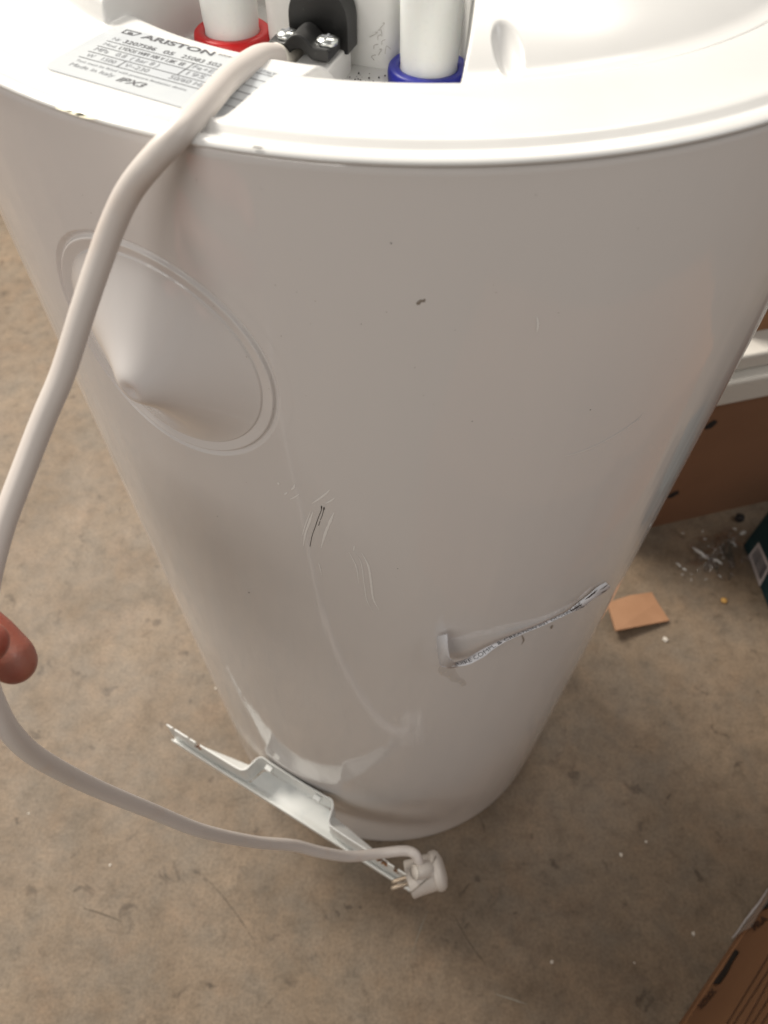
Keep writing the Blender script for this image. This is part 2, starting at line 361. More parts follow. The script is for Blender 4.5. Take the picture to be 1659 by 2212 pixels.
# marks on the body: thin lines following the shell
def mark(name, pts, w, m, taper=True, off=0.00018, lift=None):
    P = [azz(onbody(*p)) for p in pts]; P = catmull([(a*R, z) for a, z in P], 8); v, f = [], []; n = len(P)
    for i, p in enumerate(P):
        t = P[min(i+1, n-1)]-P[max(i-1, 0)]; t = t/(np.linalg.norm(t)+1e-12); s = np.array([-t[1], t[0]])
        ww = w*(min(1, .25+3*min(i, n-1-i)/n) if taper else 1)*random.uniform(.8, 1.1)
        for sg in (1, -1):
            q = p+s*ww*sg; v.append(cyl(q[0]/R, q[1], R+off))
    for i in range(n-1): f.append((2*i, 2*i+1, 2*i+3, 2*i+2))
    return mesh(name, v, f, m, heater)
def c4(x, y): return ((680+x/5.53)/1.1573, (1200+y/5.53)/1.1573)
mark('scratch', [c4(685, 355), c4(680, 420), c4(640, 520), c4(600, 640), c4(555, 770), c4(525, 915)], .00016, M['dark'], False)
mark('scratch', [c4(719, 368), c4(712, 420), c4(690, 500), c4(668, 550)], .00015, M['dark'], False)
mark('scratch', [c4(665, 565), c4(645, 628)], .00015, M['dark'], False)
mark('scratch', [c4(686, 352), c4(684, 400)], .00032, M['dark'])
mark('scratch', [c4(721, 368), c4(717, 415)], .00032, M['dark'])
for pts, w in (([(570, 430), (520, 570), (465, 730), (433, 910)], .00035), ([(535, 420), (470, 600), (415, 770)], .00018),
               ([(860, 440), (800, 580), (735, 740), (678, 940)], .00042), ([(1240, 1005), (1330, 1180), (1368, 1400), (1400, 1640), (1480, 1790)], .00038),
               ([(1140, 1000), (1230, 1140), (1270, 1400), (1310, 1650), (1400, 1830)], .00016), ([(1065, 990), (1165, 1200), (1200, 1430)], .0002),
               ([(640, 1130), (665, 1210), (688, 1310)], .00018), ([(320, 50), (300, 100), (265, 135)], .0003), ([(380, 185), (320, 230), (255, 260)], .00025),
               ([(215, 165), (170, 200)], .0003), ([(800, 130), (740, 190), (640, 265), (555, 320)], .0003), ([(870, 240), (810, 285), (740, 320)], .00025),
               ([(95, 30), (85, 60)], .0004), ([(1140, 905), (1125, 975)], .00025)):
    mark('scuff', [c4(*p) for p in pts], w*1.6, M['scuff'])
# smudges and specks
def speck(px, py, a, m, name='speck', k=9, r=R+0.0002, el=1.0):
    p = azz(onbody(px, py)); v = [cyl(p[0], p[1], r+a*.25)]; n = k; rot = random.random()*3
    for i in range(n):
        th = 2*math.pi*i/n; q = a*random.uniform(.6, 1.1); u_, w_ = q*el*math.cos(th), q*math.sin(th)
        u_, w_ = u_*math.cos(rot)-w_*math.sin(rot), u_*math.sin(rot)+w_*math.cos(rot)
        v.append(cyl(p[0]+u_/R, p[1]+w_, r-0.0001))
    return mesh(name, v, [(0, 1+i, 1+(i+1) % n) for i in range(n)], m, heater)
speck(905, 653, .0008, M['grey_scuff'], 'smudge', el=1.6); speck(911, 650, .0007, M['grey_scuff'], 'smudge', el=1.8); speck(917, 647, .0004, M['grey_scuff'], 'smudge')
for px, py, a in ((859, 1228, .00035), (538, 1280, .0006), (845, 525, .0003), (1275, 885, .0004), (780, 320+380, .0002), (470, 1115, .0003), (1020, 910, .00025)): speck(px, py, a, M['dark'])
mark('scuff', [(1160, 684), (1162, 700), (1160, 716)], .0004, M['scuff'])  # wavy reflection in the shell, painted as a short pale mark
mark('scuff', [(1220, 985), (1265, 972), (1320, 945), (1370, 912), (1392, 890)], .0006, M['scuff_soft'])  # soft reflection streak in the shell, painted as a pale line
# marks on the boss and rim
def bead_spot(px, py, a, m, el=2.0, name='speck'):
    p = onz(px, py, H+0.0021); az, _ = azz(p); rr = math.hypot(p.x, p.y); v = []; n = 10
    for i in range(n):
        th = 2*math.pi*i/n; q = a*random.uniform(.7, 1.1)
        v.append(cyl(az+q*el*math.cos(th)/R, H+0.0021, rr+q*.6*math.sin(th)))
    return mesh(name, v, [tuple(range(n))], m, heater)
bead_spot(556, 318.5, .0009, M['dark'], 2.0)
for px, py, a in ((136, 236, .0016), (165, 244, .002), (186, 251, .002)): bead_spot(px, py, a, M['yellow'], 2.2, 'stain')

V, F = [], []
for _ in range(110):
    p = azz(onbody(random.uniform(150, 1500), random.uniform(380, 1650))); a = random.uniform(.00008, .00022); n0 = len(V)
    for i in range(5): V.append(cyl(p[0]+a*math.cos(i*1.257)/R, p[1]+a*math.sin(i*1.257), R+.00012))
    F.append(tuple(range(n0, n0+5)))
o = mesh('dust', V, F, M['grey_scuff'], heater, False); o['kind'] = 'stuff'
# glue, tape ghosts below the paper strip
def patch(pts, m, name, off=0.0004):
    P = [azz(onbody(*p)) for p in pts]; cx = sum(p[0] for p in P)/len(P); cz = sum(p[1] for p in P)/len(P)
    v = [cyl(cx, cz, R+off*2)] + [cyl(a, z, R+off*.4) for a, z in P]; n = len(P)
    return mesh(name, v, [(0, 1+i, 1+(i+1) % n) for i in range(n)], m, heater)
patch([(949, 1438), (965, 1442), (981, 1440), (985, 1450), (993, 1462), (1003, 1468), (1008, 1478), (1000, 1482), (990, 1474), (975, 1472), (966, 1462), (953, 1458), (945, 1448)], M['glue'], 'glue_residue', .0006)
for px, py in ((953, 1452), (963, 1450), (975, 1455), (983, 1466), (992, 1470), (999, 1476), (996, 1480), (1004, 1473), (970, 1460)):
    speck(px, py, .0009, M['crumb'], 'glue_bead', r=R+.0008)
mark('tape_mark', [(1127, 1372), (1131, 1383), (1126, 1392)], .0006, M['grey_scuff'])
mark('tape_mark', [(1192, 1350), (1191, 1358)], .0012, M['grey_scuff'])

# ------------------------------------------------------------------ pipes, collars
def wob(prof, seg, M_, amp):
    v, f = lathe(prof, seg, M_); return v, f
for nm, (px, py), colr in (('red', (505, 87), M['red']), ('blue', (925, 165), M['blue'])):
    c = onz(px, py, H-0.0185); zf = H-0.0202
    T0 = Matrix.Translation((c.x, c.y, zf))
    ringp = [(0.0118, 0.000), (0.0150, 0.0), (0.01585, 0.0008), (0.0160, 0.0035), (0.0157, 0.0052), (0.0148, 0.0060), (0.0122, 0.0060), (0.0113, 0.0052)]
    v, f = lathe(ringp, 72, T0); o = mesh('collar', v, f, colr, heater); tag(o, nm + ' plastic collar round the pipe stub')
    capp = [(0.0112, 0.001), (0.01135, 0.004), (0.0110, 0.0065), (0.0113, 0.010), (0.0119, 0.040), (0.0115, 0.0415), (0.009, 0.0425), (0.0001, 0.0425)]
    v, f = lathe(capp, 72, T0); mesh('pipe_stub_cap', v, f, M['cap'], heater)

# ------------------------------------------------------------------ terminal box behind the clamp
def frameM(t, n, z): # local x=right (T), y=inward (-N), z up
    o = eT*t + eN*n; Mx = Matrix((eT, -eN, Vector((0, 0, 1)))).transposed().to_4x4(); Mx.translation = Vector((o.x, o.y, z)); return Mx
def rrect(x0, x1, y0, y1, r, n=8):
    P = []
    for cx, cy, a0 in ((x1-r, y0+r, -90), (x1-r, y1-r, 0), (x0+r, y1-r, 90), (x0+r, y0+r, 180)):
        for k in range(n+1): a = R_(a0+90*k/n); P.append((cx+r*math.cos(a), cy+r*math.sin(a)))
    return P
v, f = prism(rrect(-0.0265, 0.0300, 0, 0.085, 0.006), -0.001, 0.040, frameM(0, 0.1136, H-0.020))
o = mesh('terminal_cover', v, f, M['satin'], heater, True); bevel_shade(o, .0015)
# strap clamp: white base, black back plate, bridge, two screws
cz_ = H-0.020
o = frombm('clamp_base', box_bm((-0.0015, -0.022, -0.001), (0.0125, 0.003, 0.0100), frameM(0.001, 0.1215, cz_)), M['plastic'], heater, False); bevel_shade(o, .001)
arch = [(-0.0120, 0.0), (0.0120, 0.0)] + [(0.0120*math.cos(a), 0.0100+0.0120*math.sin(a)) for a in np.linspace(0, math.pi, 28)]
Mv = frameM(0.003, 0.1205, cz_+0.0085) @ Matrix(((1, 0, 0, 0), (0, 0, -1, 0), (0, 1, 0, 0), (0, 0, 0, 1)))
v, f = prism(arch, -0.0050, 0.0055, Mv); plate = mesh('clamp_plate', v, f, M['black'], heater, True); bevel_shade(plate, .0003, 2)
bw = 0.0120
top = [(bw, 0.000), (bw, 0.0044)] + [(x, 0.0044+0.0036*math.cos(x/0.0056*math.pi/2) if abs(x) < .0056 else 0.0044) for x in np.linspace(0.0062, -0.0062, 17)] + [(-bw, 0.0044), (-bw, 0.000)]
bot = [(x, 0.0030*math.cos(x/0.0050*math.pi/2) if abs(x) < .0050 else 0.0) for x in np.linspace(-0.0058, 0.0058, 15)]
Mv = frameM(0.0012, 0.1415, cz_+0.0113) @ Matrix(((1, 0, 0, 0), (0, 0, -1, 0), (0, 1, 0, 0), (0, 0, 0, 1)))
v, f = prism((top+bot)[::-1], -0.0125, 0.0, Mv); o = mesh('clamp_bridge', v, f, M['black'], heater, True); bevel_shade(o, .0007)
for t in (-0.0060, 0.0100):
    Ms = frameM(0.0005+t, 0.1355, cz_+0.0157)
    v, f = lathe([(0.0039, -0.0002), (0.0041, 0.0007), (0.0037, 0.0014), (0.0020, 0.0020), (0.0001, 0.0021)], 32, Ms)
    s_ = mesh('screw', v, f, M['zinc'], heater)
    cr = frombm('cross_slot', box_bm((-0.0022, -0.0004, 0.0016), (0.0022, 0.0004, 0.00225), Ms, box_bm((-0.0004, -0.0022, 0.0016), (0.0004, 0.0022, 0.00224), Ms)), M['ink_pale'], s_, False)
# dirt crumbs in the well and threads on the cover
for k in range(70):
    t = random.uniform(0.012, 0.034); n = random.uniform(0.119, 0.150); p = eT*t + eN*n; a = random.uniform(.00012, .0004)
    if k < 1: db = bmesh.new()
    Mm = Matrix.Translation((p.x, p.y, H-0.0197)); bmesh.ops.create_icosphere(db, subdivisions=1, radius=a, matrix=Mm)
o = frombm('dirt', db, M['dark'], heater); o['kind'] = 'stuff'
def hair(pts, r, m, name):
    P = [(*q[:3], r) for q in catmull(pts, 6)]; v, f = tube(P, 6); return mesh(name, v, f, m, heater)
def fr(t, n, z): p = eT*t + eN*n; return (p.x, p.y, z)
for k in range(9):
    t0 = 0.0245 + random.uniform(-.004, .004); z0 = H-0.004 - k*0.0014 + random.uniform(-.001, .001)
    hair([fr(t0, .1141, z0), fr(t0+random.uniform(-.002, .002), .1146, z0+random.uniform(-.001, .001)), fr(t0+random.uniform(-.003, .003), .1141, z0-.002)], .00007, M['grey_scuff'], 'dirt_thread')

# ------------------------------------------------------------------ rating label in its bay
zl = H-0.0035+0.0004; lo = onz(171, 124.7, H-0.0035); lu = Vector((.901, -.434, 0)); lv = Vector((.434, .901, 0))
def LP(u, v_, dz=0.0): p = lo + lu*(u*1e-3) + lv*(v_*1e-3); return Vector((p.x, p.y, zl+dz))
P = []
for (cx, cy, r, a0) in ((69.0, -10, 3, -90), (69.0, 20, 3, 0), (-1, 23, 5, 90), (-1, -7.5, 5, 180)):
    for k in range(7): a = R_(a0+15*k); P.append((cx+r*math.cos(a), cy+r*math.sin(a)))
v = [LP(x, y) for x, y in P] + [LP(x, y, -0.0003) for x, y in P]; n = len(P)
lab = mesh('rating_label', v, [tuple(range(n))] + [(i, n+i, n+(i+1) % n, (i+1) % n) for i in range(n)], M['label'], heater, False)
def lprint(parts, m, name='printed_text'):
    V, F = join(parts); return mesh(name, [LP(p.x, p.y, 0.0001) for p in V], F, m, lab, False)
def rule(x0, y0, x1, y1, w=.35):
    if abs(x1-x0) > abs(y1-y0): q = [(x0, y0-w/2), (x1, y1-w/2), (x1, y1+w/2), (x0, y0+w/2)]
    else: q = [(x0-w/2, y0), (x0+w/2, y0), (x1+w/2, y1), (x1-w/2, y1)]
    return [Vector((a, b, 0)) for a, b in q], [(0, 1, 2, 3)]
bold = [fit_text('ARISTON', 9, 41, 22.9, 3.1, 0.0, .03), fit_text('3207586', 6, 20.5, 16.4, 2.5, 0, .01), fit_text('05', 24, 28.5, 16.4, 2.5, 0, .01), fit_text('25083 50241', 32, 52, 16.6, 2.5, 0, .0),
        fit_text('LYDOS WIFI 100 V 1,8K  EE', 8.2, 37, 11.5, 2.2, 0, .01), fit_text('IPX3', 23.5, 35, -8.4, 3.2, .25, .02), fit_text('60044', 42.5, 49, 24.6, 1.4, 0, .02),
        rule(0.2, 25.9, 7.2, 25.9, .6), rule(0.2, 23.1, 5.6, 23.1, .6), rule(0.4, 23.1, 0.4, 25.9, .6), rule(7.2, 25.9, 5.6, 23.1, .6), fit_text('a', 2.2, 4.8, 23.7, 1.7, 0, .05)]
lprint(bold, M['ink'])
pale = [fit_text('Nr', 1.0, 4.4, 16.5, 2.2), fit_text('Mod.', 1.0, 7, 11.5, 2.0), fit_text('MPa   0.8  ( bar 8 )', 1.0, 29.5, 6.5, 2.6), fit_text('Fe+E...', 40.5, 52, 11.6, 2.5),
        fit_text('195', 41.5, 49, 6.6, 2.5), fit_text('W   1500', 1.6, 14.6, 1.3, 2.4), fit_text('V~230', 18.6, 29, 1.4, 2.5), fit_text('50/60 Hz', 38, 52.5, 1.5, 2.6),
        fit_text('Tank must be fitted with pressure limitation device', 1.2, 49, -3.3, 1.5), fit_text('Made in Italy', 1.6, 21, -7.0, 2.3), fit_text('ITALY', 63, 69, 20.6, 1.7, 0, .02)]
lprint(pale, M['ink_pale'])
rules = [rule(0, 15, 71, 15), rule(0, 10, 71, 10), rule(0, 5, 71, 5), rule(0, 0, 71, 0), rule(39.3, 10, 39.3, 15), rule(39.3, 5, 39.3, 10), rule(17.2, 0, 17.2, 5), rule(56, 19.5, 71, 19.5), rule(57, -5, 71, -5)]
lprint(rules, M['ink'], 'printed_rules')

# ------------------------------------------------------------------ wall bracket on the body
ba2 = R_(-28); bN = Vector((math.sin(ba2), -math.cos(ba2), 0)); bT = Vector((math.cos(ba2), math.sin(ba2), 0))
def BP(t, n, z): p = bT*t + bN*n; return Vector((p.x, p.y, z))
zt, zb, th = 0.205, 0.163, 0.0016
path = [(-0.1461, .2500), (-0.088, .2500), (-0.050, .2495), (-0.0425, .2478), (-0.0395, .2440), (-0.0370, .2330), (-0.0345, .2280), (-0.0300, .2262), (-0.024, .2268),
        (-0.010, .2272), (0.013, .2275), (0.036, .2272), (0.050, .2268), (0.0560, .2262), (0.0602, .2285), (0.0625, .2330), (0.0650, .2430), (0.0680, .2478), (0.0750, .2495), (0.10, .2500), (0.1700, .2500)]
def sheet(path, z0, z1, th):
    v, f = [], []; n = len(path)
    for i, (t, q) in enumerate(path):
        a = path[max(0, i-1)]; b = path[min(n-1, i+1)]; d = Vector((b[0]-a[0], b[1]-a[1])).normalized(); nn = Vector((-d.y, d.x))*th/2
        v += [BP(t+nn.x, q+nn.y, z0), BP(t-nn.x, q-nn.y, z0), BP(t-nn.x, q-nn.y, z1), BP(t+nn.x, q+nn.y, z1)]
    for i in range(n-1):
        for k in range(4): k2 = (k+1) % 4; f.append((4*i+k, 4*i+k2, 4*i+4+k2, 4*i+4+k))
    f.append((3, 2, 1, 0)); f.append((4*n-4, 4*n-3, 4*n-2, 4*n-1)); return v, f
fine = [tuple(p) for p in catmull(path[1:-1], 3)]
slots = [(-0.1375, -0.1345), (-0.116, -0.1135), (-0.105, -0.100)]     # keyhole cuts seen on edge at the left end
strip = [path[0], (-0.1378, .25), None, (-0.1350, .25), (-0.1160, .25), None, (-0.1135, .25), (-0.1055, .25), None, (-0.0995, .25)] + fine + [(0.118, .25), (0.128, .25), None, (0.139, .25), (0.147, .25), None, (0.151, .25), path[-1]]
segs, cur = [], []
for p in strip:
    if p is None: segs.append(cur); cur = []
    else: cur.append(p)
segs.append(cur)
zc = 0.190
full = [path[0]] + fine + [path[-1]]
bracket = empty('wall_bracket', tuple(BP(0.01, 0.25, zb)))
tag(bracket, 'pale enamelled steel wall bracket with a hat shaped bend against the heater side', 'wall bracket')
V, F = join([sheet(full, zb, zc, th)] + [sheet(s, zc, zt, th) for s in segs if len(s) > 1])
pl_ = mesh('hat_plate', V, F, M['zincwhite'], None, True); settle(pl_, bracket); bevel_shade(pl_, .0004, 2, 50)
# bottom flange
fl = [(-0.1461, .2508), (-0.1440, .2562), (0.1690, .2562), (0.1700, .2508)]
poly = [(-0.1461, .2490), (-0.1450, .2552), (0.1690, .2552), (0.1700, .2490), (0.066, .2480), (0.060, .2310), (0.052, .2280), (-0.028, .2280), (-0.034, .2310), (-0.040, .2480)]
v = [BP(t, n, zb-.0008) for t, n in poly] + [BP(t, n, zb-.0022) for t, n in poly]; n = len(poly)
o = mesh('bottom_flange', v, [tuple(range(n)), tuple(range(n, 2*n))[::-1]] + [(i, (i+1) % n, n+(i+1) % n, n+i) for i in range(n)], M['zincwhite'], None, False); settle(o, bracket)
v, f = sheet([(-0.1455, .2550), (0.1695, .2550)], zb-.003, zb+.006, .0014); o = mesh('flange_lip', v, f, M['zincwhite'], None, False); settle(o, bracket); bevel_shade(o, .0005, 2)
# tapering webs behind the plate
for tA, tB, tC in ((-0.098, -0.0405, -0.0385), (0.145, 0.0660, 0.0635)):
    q = [(tA, .2490), (tB, .2480), (tC, .2345), (tB*.99, .2345)]
    v = [BP(tA, .2490, zt-.004), BP(tB, .2482, zt-.004), BP(tC, .2345, zt-.026), BP(tA, .2490, zt-.0055), BP(tB, .2482, zt-.0055), BP(tC, .2345, zt-.0275)]
    o = mesh('web', v, [(0, 1, 2), (5, 4, 3), (0, 3, 4, 1), (1, 4, 5, 2), (2, 5, 3, 0)], M['zincwhite'], None, False); settle(o, bracket)
for t in (-0.021, 0.0415):
    o = frombm('tab', box_bm((-.0042, -.0038, -.003), (.0042, .0020, .0035), Matrix.Translation(BP(t, .2305, zt-.010)) @ Matrix.Rotation(ba2, 4, 'Z')), M['zincwhite'], None, False); settle(o, bracket); bevel_shade(o, .0008)
def rustspot(t, n, z, a):
    bm = bmesh.new(); bmesh.ops.create_icosphere(bm, subdivisions=2, radius=a, matrix=Matrix.Translation(BP(t, n, z)) @ Matrix.Diagonal((1.6, .7, .6, 1)))
    for vv in bm.verts: vv.co += Vector([random.uniform(-.25, .25)*a for _ in range(3)])
    o = frombm('rust_spot', bm, M['rust'], None); settle(o, bracket)
for t in (-.1005, -.1055): rustspot(t, .2500, zc+.002, .0022)
for t in (.1290, .1345, .1382): rustspot(t, .2503, zc+.003, .0018)
for t in (.149, .1525): rustspot(t, .2503, zc+.003, .0016)

# ------------------------------------------------------------------ torn paper strip
strip_t = empty('paper_strip', tuple(onbody(1150, 1360)))
tag(strip_t, 'torn printed paper strip peeling off the side of the heater', 'paper strip')
st = [((946, 1404), (950, 1436), .0035, .0085), ((950, 1430), (958, 1441), .0050, .0100), ((975, 1432), (980, 1440), .0055, .0105), ((1005, 1424), (1012, 1436), .0055, .0105), ((1035, 1406), (1045, 1419), .005, .0095), ((1058, 1394), (1067, 1402), .004, .007),
      ((1090, 1379), (1095, 1385), .0025, .006), ((1130, 1363), (1133, 1368), .0016, .0045), ((1165, 1349), (1168, 1354), .0012, .0035), ((1198, 1334), (1201, 1339), .001, .003), ((1225, 1320), (1230, 1325), .001, .0030),
      ((1250, 1301), (1260, 1311), .001, .0035), ((1272, 1284), (1283, 1293), .001, .004), ((1290, 1268), (1303, 1281), .001, .004), ((1308, 1257), (1319, 1268), .001, .0035)]
rows = [np.concatenate([onbody(*a, R+ra), onbody(*b, R+rb)]) for a, b, ra, rb in st]
rows = catmull(rows, 8)
arc = [0.0]
for i in range(1, len(rows)): arc.append(arc[-1] + np.linalg.norm((rows[i]-rows[i-1])[3:]))
def strip_pt(s, k, off=0.0):
    s = min(max(s, 0), arc[-1]-1e-6); i = int(np.searchsorted(arc, s, 'right'))-1; i = min(i, len(rows)-2); t = (s-arc[i])/(arc[i+1]-arc[i]+1e-12)
    q = rows[i]*(1-t)+rows[i+1]*t; a, b = Vector(q[:3]), Vector(q[3:]); q2 = rows[i+1]-rows[i]
    nn = (Vector(q2[3:])).cross(a-b).normalized()
    if nn.z < 0: nn = -nn
    return b*(1-k)+a*k + nn*off
v, f = [], []; ns = len(rows); rnd = [random.uniform(-.00025, .00025) for _ in range(ns)]
for i in range(ns):
    for k in (0, .5, 1):
        v.append(strip_pt(arc[i], k) + Vector((0, 0, rnd[i]*(k != .5))))
for i in range(ns-1):
    for k in range(2): f.append((3*i+k, 3*i+k+1, 3*i+4+k, 3*i+3+k))
o = mesh('ribbon', v, f, M['paper'], None); settle(o, strip_t); sd = o.modifiers.new('solid', 'SOLIDIFY'); sd.thickness = .0002
TX, TF = text_geo('MEDUIRE COMPL & CREATION INT OUVERTURE', 1.0, 0, .0)
mx = max(p.x for p in TX); span = arc[-1]*0.78
def tv(p):
    a = p.x/mx; k = float(sm(.30, .45, a)); lo_, hi_ = .22*(1-k)+.02*k, .80*(1-k)+.98*k
    return strip_pt(.002+a*span, lo_+p.y/.72*(hi_-lo_), .0003)
v = [tv(p) for p in TX]
o = mesh('printed_text', v, TF, M['ink'], None, False); settle(o, strip_t)
lp = [((944, 1374), .0035), ((966, 1370), .007), ((968, 1400), .011), ((972, 1422), .013), ((990, 1440), .010), ((970, 1444), .0105), ((953, 1437), .009), ((945, 1405), .0045)]
v = [onbody(*p, R+r) for p, r in lp]; v = [Vector(q) for q in v]; c = sum(v, Vector())/len(v)
o = mesh('folded_end', [c]+v, [(0, 1+i, 1+(i+1) % 8) for i in range(8)], M['paper'], None); settle(o, strip_t); sd = o.modifiers.new('solid', 'SOLIDIFY'); sd.thickness = .0003
# dark folds in the far end
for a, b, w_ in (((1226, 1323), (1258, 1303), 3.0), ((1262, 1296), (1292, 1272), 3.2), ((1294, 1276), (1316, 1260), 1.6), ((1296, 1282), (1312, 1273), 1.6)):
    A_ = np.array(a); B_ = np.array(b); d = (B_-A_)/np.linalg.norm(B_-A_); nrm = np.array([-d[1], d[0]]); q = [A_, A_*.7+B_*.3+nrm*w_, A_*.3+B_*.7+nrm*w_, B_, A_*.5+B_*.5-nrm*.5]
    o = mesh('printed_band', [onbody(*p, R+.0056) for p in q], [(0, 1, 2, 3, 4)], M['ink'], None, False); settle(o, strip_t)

# ------------------------------------------------------------------ power cable with plug
cp_ = [(690, 95, .372, 4.4), (672, 108, .352, 4.5), (654, 124, .341, 4.8), (632, 132, .334, 5.0), (610, 131, .327, 4.9), (588, 125, .320, 4.8), (562, 129, .312, 4.8), (530, 147, .301, 4.7), (492, 172, .286, 4.00), (440, 230, .263, 4.00), (387, 288, .2490, 4.00), (330, 348, .2490, 4.00), (280, 412, .2530, 4.00),
       (243, 488, .2570, 4.00), (213, 570, .260, 4.00), (180, 668, .263, 4.00), (137, 803, .268, 4.00), (95, 903, .272, 4.00), (57, 1001, .276, 4.00), (12, 1120, .281, 4.00), (-14, 1210, .285, 4.00), (-32, 1300, .289, 4.00), (-38, 1380, .292, 4.00),
       (-32, 1460, .295, 4.00), (-8, 1530, .305, 4.00), (30, 1590, .322, 4.01), (90, 1641, .350, 4.05), (200, 1699, .402, 4.11), (328, 1752, .462, 4.18), (440, 1796, .525, 4.26), (552, 1819, .605, 4.35), (633, 1826, .660, 4.60), (694, 1841, .700, 4.70), (755, 1850, .738, 4.80),
       (816, 1844, .764, 4.80), (872, 1838, .776, 4.80), (895, 1844, .778, 4.60), (904, 1858, .782, 4.40), (906, 1870, .791, 4.40)]
cord = empty('power_cable', tuple(at(-38, 1380, .292)))
tag(cord, 'off white power cable looping from the black clamp down to its plug', 'power cable')
C3 = [np.array([*at(x, y, t), r*1e-3]) for x, y, t, r in cp_]
CC = catmull(C3, 10)
v, f = tube(CC, 28); o = mesh('cord', v, f, M['cable'], None); settle(o, cord)
v, f = tube([(*q[:3], q[3]*1.06) for q in CC[:48]] , 28); o = mesh('sleeve', v, f, M['sleeve'], None); settle(o, cord)
# plug: pins to the left of the picture, cable entry towards the viewer
pc = at(915, 1890, .808)
ax_ = (-CX*0.94 + CY*(-0.30)).normalized(); upv = (-_F*0.80 + CY*0.6); upv = (upv - ax_*upv.dot(ax_)).normalized(); sdv = ax_.cross(upv)
PM = Matrix((sdv, upv, ax_)).transposed().to_4x4(); PM = PM @ Matrix.Scale(1.0, 4); PM.translation = pc      # local z = pins, y = cable entry
bodyp = [(0.0001, -0.022), (0.010, -0.0218), (0.0165, -0.0195), (0.0188, -0.0165), (0.0192, -0.0125), (0.0184, -0.0105), (0.0172, -0.0095), (0.0172, 0.006), (0.0178, 0.0145), (0.0170, 0.0155), (0.0001, 0.0155)]
v, f = lathe(bodyp, 48, PM)
for i, p in enumerate(v): pass
o = mesh('plug_body', v, f, M['plug'], None); settle(o, cord); plug = o; bevel_shade(o, .0004, 2)
v, f = tube([(*(PM @ Vector(q)), r) for q, r in (((0, .008, -.008), .0085), ((0.001, .017, -.006), .0080), ((.001, .020, -.003), .0078), ((0, .0235, .001), .0072), ((0, .026, .004), .0066), ((0, .0275, .006), .0060))], 28); o = mesh('plug_neck', v, f, M['plug'], None); settle(o, cord)
for k in range(4):
    Mk = PM @ Matrix.Translation((0, .0115+.0026*k, -.0075+.0012*k)) @ Matrix.Rotation(R_(-65), 4, 'X')
    v, f = lathe([(0.0078, -.0005), (.0091-.0004*k, -.0004), (.0091-.0004*k, .0004), (.0078, .0005)], 28, Mk); o = mesh('grip_rib', v, f, M['plug'], None); settle(o, cord)
v, f = lathe([(.0058, -.0012), (.0066, -.0010), (.0068, .0004), (.0058, .0010)], 32, PM @ Matrix.Translation((0, .0272, .0056)) @ Matrix.Rotation(R_(-40), 4, 'X')); o = mesh('entry_ring', v, f, M['crumb'], None); settle(o, cord)
for s in (-1, 1):
    v, f = lathe([(.0024, .014), (.0024, .030), (.0020, .0335), (.0001, .0345)], 20, PM @ Matrix.Translation((s*.004, -s*.0087-.002, 0))); o = mesh('pin', v, f, M['brass'], None); settle(o, cord)
    o = frombm('grip_ridge', box_bm((-.0028, -.0190, -.006), (.0028, -.0166, .0145) if s < 0 else (.0028, -.0166, .0145), PM @ Matrix.Rotation(R_(90*(s+1)/2-20), 4, 'Z')), M['plug'], None, False); settle(o, cord); bevel_shade(o, .0008)
# groove between the two plug halves
v, f = tube([(*(PM @ Vector(q)), .0007) for q in ((-.0135, .0115, .0160), (-.0105, .0142, .006), (-.007, .0160, -.004), (-.004, .0175, -.0098), (.004, .0188, -.0128), (.010, .0165, -.0178))], 8)
o = mesh('seam', v, f, M['grey_scuff'], None); settle(o, cord)

# ------------------------------------------------------------------ hand holding the cable
def capsule(bm, a, b, ra, rb, n=14):
    a, b = Vector(a), Vector(b); d = (b-a); L = max(d.length, 1e-6); q = d.to_track_quat('Z', 'Y').to_matrix().to_4x4()
    prof = [(ra*math.cos(t), -ra*math.sin(t)) for t in np.linspace(math.pi/2-.01, 0, 6)] + [(rb*math.cos(t), L+rb*math.sin(t)) for t in np.linspace(0, math.pi/2-.01, 6)]
    v, f = lathe(prof, n, Matrix.Translation(a) @ q); capfan(v, f, 0, n, True); capfan(v, f, len(prof)-1, n)
    vs = [bm.verts.new(x) for x in v]
    for ff in f:
        try: bm.faces.new([vs[i] for i in ff])
        except ValueError: pass
hb = bmesh.new()
def chain(pts):
    P = [(at(x, y, t), r*1e-3) for x, y, t, r in pts]
    for (a, ra), (b, rb) in zip(P, P[1:]): capsule(hb, a, b, ra, rb)
chain([(-430, 1360, .335, 11), (-300, 1270, .330, 10.2), (-165, 1275, .318, 9.8), (-75, 1335, .311, 9.5), (-20, 1380, .309, 9.4), (22, 1420, .308, 9.0), (30, 1430, .308, 8.4)])      # index finger, behind the cable
chain([(-520, 1620, .315, 14), (-330, 1560, .296, 12), (-200, 1480, .283, 10.5), (-100, 1415, .2775, 9.2), (-52, 1392, .2765, 8.4), (-32, 1388, .2765, 7.6)])  # thumb, in front
chain([(-470, 1400, .350, 11), (-330, 1330, .362, 10), (-215, 1360, .362, 9.5), (-170, 1470, .350, 8.8), (-190, 1540, .340, 8.2)])       # middle
chain([(-510, 1450, .362, 10.5), (-380, 1400, .378, 9.5), (-280, 1430, .378, 9), (-245, 1530, .362, 8.2), (-270, 1590, .352, 7.6)])      # ring
chain([(-550, 1510, .372, 10), (-440, 1480, .388, 8.6), (-360, 1510, .386, 8), (-335, 1590, .372, 7.2), (-355, 1630, .364, 6.6)])        # little
for x, y, t in ((-430, 1360, .335), (-470, 1400, .350), (-510, 1450, .362), (-550, 1510, .372)):
    capsule(hb, at(x, y, t), at(-700, 1640, .350), .012, .018)
